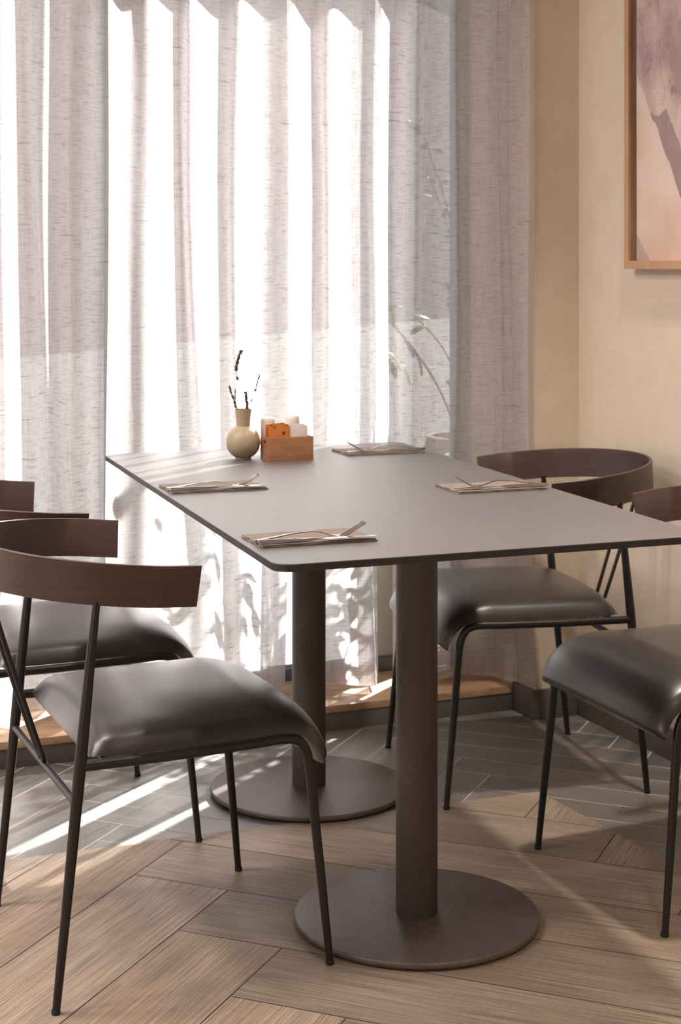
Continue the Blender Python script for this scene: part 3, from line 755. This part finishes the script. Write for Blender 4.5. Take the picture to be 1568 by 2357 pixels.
# generic abstract print
m, nd, ln, p = mat('abstract_print'); tc = nd.new('ShaderNodeTexCoord'); co = tc.outputs['Object']
sx = nd.new('ShaderNodeSeparateXYZ'); ln.new(co, sx.inputs[0])
ax = mathn(nd, ln, 'MULTIPLY', sx.outputs[1], -1.0); az = sx.outputs[2]
n1_ = noise(nd, ln, 1, 5, co, (9, 9, 5), .6); n2n = noise(nd, ln, 1, 6, co, (30, 30, 22), .7); n3 = noise(nd, ln, 1, 3, co, (3, 3, 3), .5)
base_ = ramp(nd, .38, .62, (.40, .28, .28), (.72, .55, .49)); ln.new(n1_.outputs[0], base_.inputs[0])
speck = mathn(nd, ln, 'MULTIPLY', ramp_out(nd, ln, n2n, .54, .66), mathn(nd, ln, 'GREATER_THAN', az, .40))
c1 = mixc(nd, ln, mathn(nd, ln, 'MULTIPLY', speck, .6), base_.outputs[0], (.16, .09, .09))
wob = mathn(nd, ln, 'MULTIPLY', mathn(nd, ln, 'SUBTRACT', n1_.outputs[0], .5), .05)
# pale wedge: ax < edge(az)
edge = mathn(nd, ln, 'ADD', mathn(nd, ln, 'MULTIPLY', mathn(nd, ln, 'SUBTRACT', .485, az), .62), wob)
pale = mathn(nd, ln, 'LESS_THAN', ax, mathn(nd, ln, 'ADD', edge, .035))
wob3 = mathn(nd, ln, 'MULTIPLY', mathn(nd, ln, 'SUBTRACT', n3.outputs[0], .5), .9)
mau = mathn(nd, ln, 'MULTIPLY', mathn(nd, ln, 'LESS_THAN', ax, mathn(nd, ln, 'ADD', mathn(nd, ln, 'ADD', edge, .10), wob)), mathn(nd, ln, 'LESS_THAN', az, mathn(nd, ln, 'ADD', .52, wob3)))
c2 = mixc(nd, ln, mathn(nd, ln, 'MULTIPLY', mau, .75), c1, (.25, .165, .19))
pc = ramp(nd, .4, .62, (.78, .62, .54), (.66, .44, .33)); ln.new(n3.outputs[0], pc.inputs[0])
c3 = mixc(nd, ln, pale, c2, pc.outputs[0])
low2 = mathn(nd, ln, 'MULTIPLY', mathn(nd, ln, 'LESS_THAN', az, mathn(nd, ln, 'SUBTRACT', .125, mathn(nd, ln, 'MULTIPLY', ax, 1.1))), .6)
c4 = mixc(nd, ln, low2, c3, (.36, .26, .27))
band = ramp(nd, .46, .54, (0, 0, 0), (1, 1, 1)); ln.new(n3.outputs[0], band.inputs[0])
ln.new(c4, p.inputs['Base Color']); p.inputs['Roughness'].default_value = .8
M['print'] = m
gp_ = .014
pbox('print', fw + gp_, PW - fw - gp_, .010, .020, fw, PH - fw - gp_, M['print'], bevel=0)
pbox('glass', fw, PW - fw, .0255, .0275, fw, PH - fw, M['picglass'], bevel=0)

# round trims at the added ceiling fill lights, out of view
for i, (lu, ln_) in enumerate(FILLS):
    o = lathe('fill_trim', [(.26, 0), (.30, 0), (.30, .014), (.26, .014)], M['trim_w']); o.location = W(lu, ln_, 2.686)
    tag(o, 'round white trim of an added unseen fill light, ' + ('at the left wall nearest the window', 'at the left wall farther from the window', 'one in from the left wall, nearest the window', 'one in from the left wall, farther from the window', 'rightmost of the five, near the window')[i], 'lamp', 'added fill light trims')

# ================================================================== PLANTS OUTSIDE
def planter(u, n, h, r, label, seed, top, spread, leaves, extra=()):
    root = empty('potted_shrub', W(u, n, -.15)); tag(root, label, 'plant')
    lathe('pot', [(.001, 0), (r * .55, 0), (r * .80, h * .25), (r, h * .6), (r * .97, h * .85), (r * .80, h), (r * .72, h), (r * .72, h - .05), (.001, h - .05)], M['pot'], root, 40, 60)
    rg = random.Random(seed); bs = bmesh.new(); bl_ = bmesh.new()
    def leaf(q, L_, az_, tl):
        mt = Matrix.Translation(q) @ Matrix.Rotation(az_, 4, 'Z') @ Matrix.Rotation(tl, 4, 'Y'); pts_ = []
        prof = [(0, 0), (.25, .24), (.5, .30), (.75, .22), (1, 0)]
        row = [[bl_.verts.new(mt @ Vector((a * L_, s * w_ * L_, .10 * L_ * math.sin(a * 3.1) - .06 * L_ * abs(s)))) for s in (-1, 0, 1)] for a, w_ in prof]
        for a, b in zip(row, row[1:]):
            for k in (0, 1): bl_.faces.new((a[k], a[k + 1], b[k + 1], b[k]))
    for k in range(9):
        a = rg.uniform(0, 6.28); tip = Vector((math.cos(a) * spread * rg.uniform(.3, 1), math.sin(a) * spread * rg.uniform(.3, 1), h + (top - h) * rg.uniform(.35, 1)))
        S = spline([(0, 0, h - .06), (tip.x * .3, tip.y * .3, h + (tip.z - h) * .6), tip], 6); tube_bm(bs, S, [.005 * (1 - .7 * i / (len(S) - 1)) for i in range(len(S))], 6)
        for j in range(leaves):
            q = S[rg.randint(4, len(S) - 1)]; leaf(q + Vector((rg.uniform(-.02, .02), rg.uniform(-.02, .02), 0)), rg.uniform(.05, .085), rg.uniform(0, 6.28), rg.uniform(-.6, .7))
    for (p0, p1, p2) in extra:
        S = spline([(0, 0, h - .06), p0, p1], 8); tube_bm(bs, S, .004, 6)
        for (q, L_, az_, tl) in p2: leaf(Vector(q), L_, az_, tl)
    obj('stems', bs, M['stem'], root, True); obj('foliage', bl_, M['leaf'], root, True)
planter(.26, .74, .75, .11, 'green leafy shrub in a clay pot just outside the window corner', 2, 1.28, .27, 8,
        [(U * -.13 + Vector((0, 0, .98)), U * -.28 + Vector((0, 0, 1.17)),
          [(U * a + Vector((0, 0, z)), L_, az_, tl) for a, z, L_, az_, tl in ((-.24, 1.13, .075, .4, 1.1), (-.27, 1.17, .07, 3.4, -1.2), (-.20, 1.08, .08, .2, 1.3), (-.25, 1.02, .085, 3.2, -1.0), (-.29, 1.06, .07, .6, 1.2), (-.22, .98, .08, 2.9, -1.2))])])
planter(.52, 1.25, .75, .20, 'taller leafy shrub in a clay pot further outside beyond the window corner', 8, 1.95, .27, 9)
tag(lathe('round_planter', [(.001, 0), (.07, 0), (.11, .18), (.128, .40), (.118, .58), (.085, .685), (.07, .69), (.07, .66), (.001, .66)], M['pot'], None, 40, 60),
    'tall rounded clay planter outside the glass, throwing a rounded shadow on the curtain', 'planter').location = W(-.13, .52, -.15)
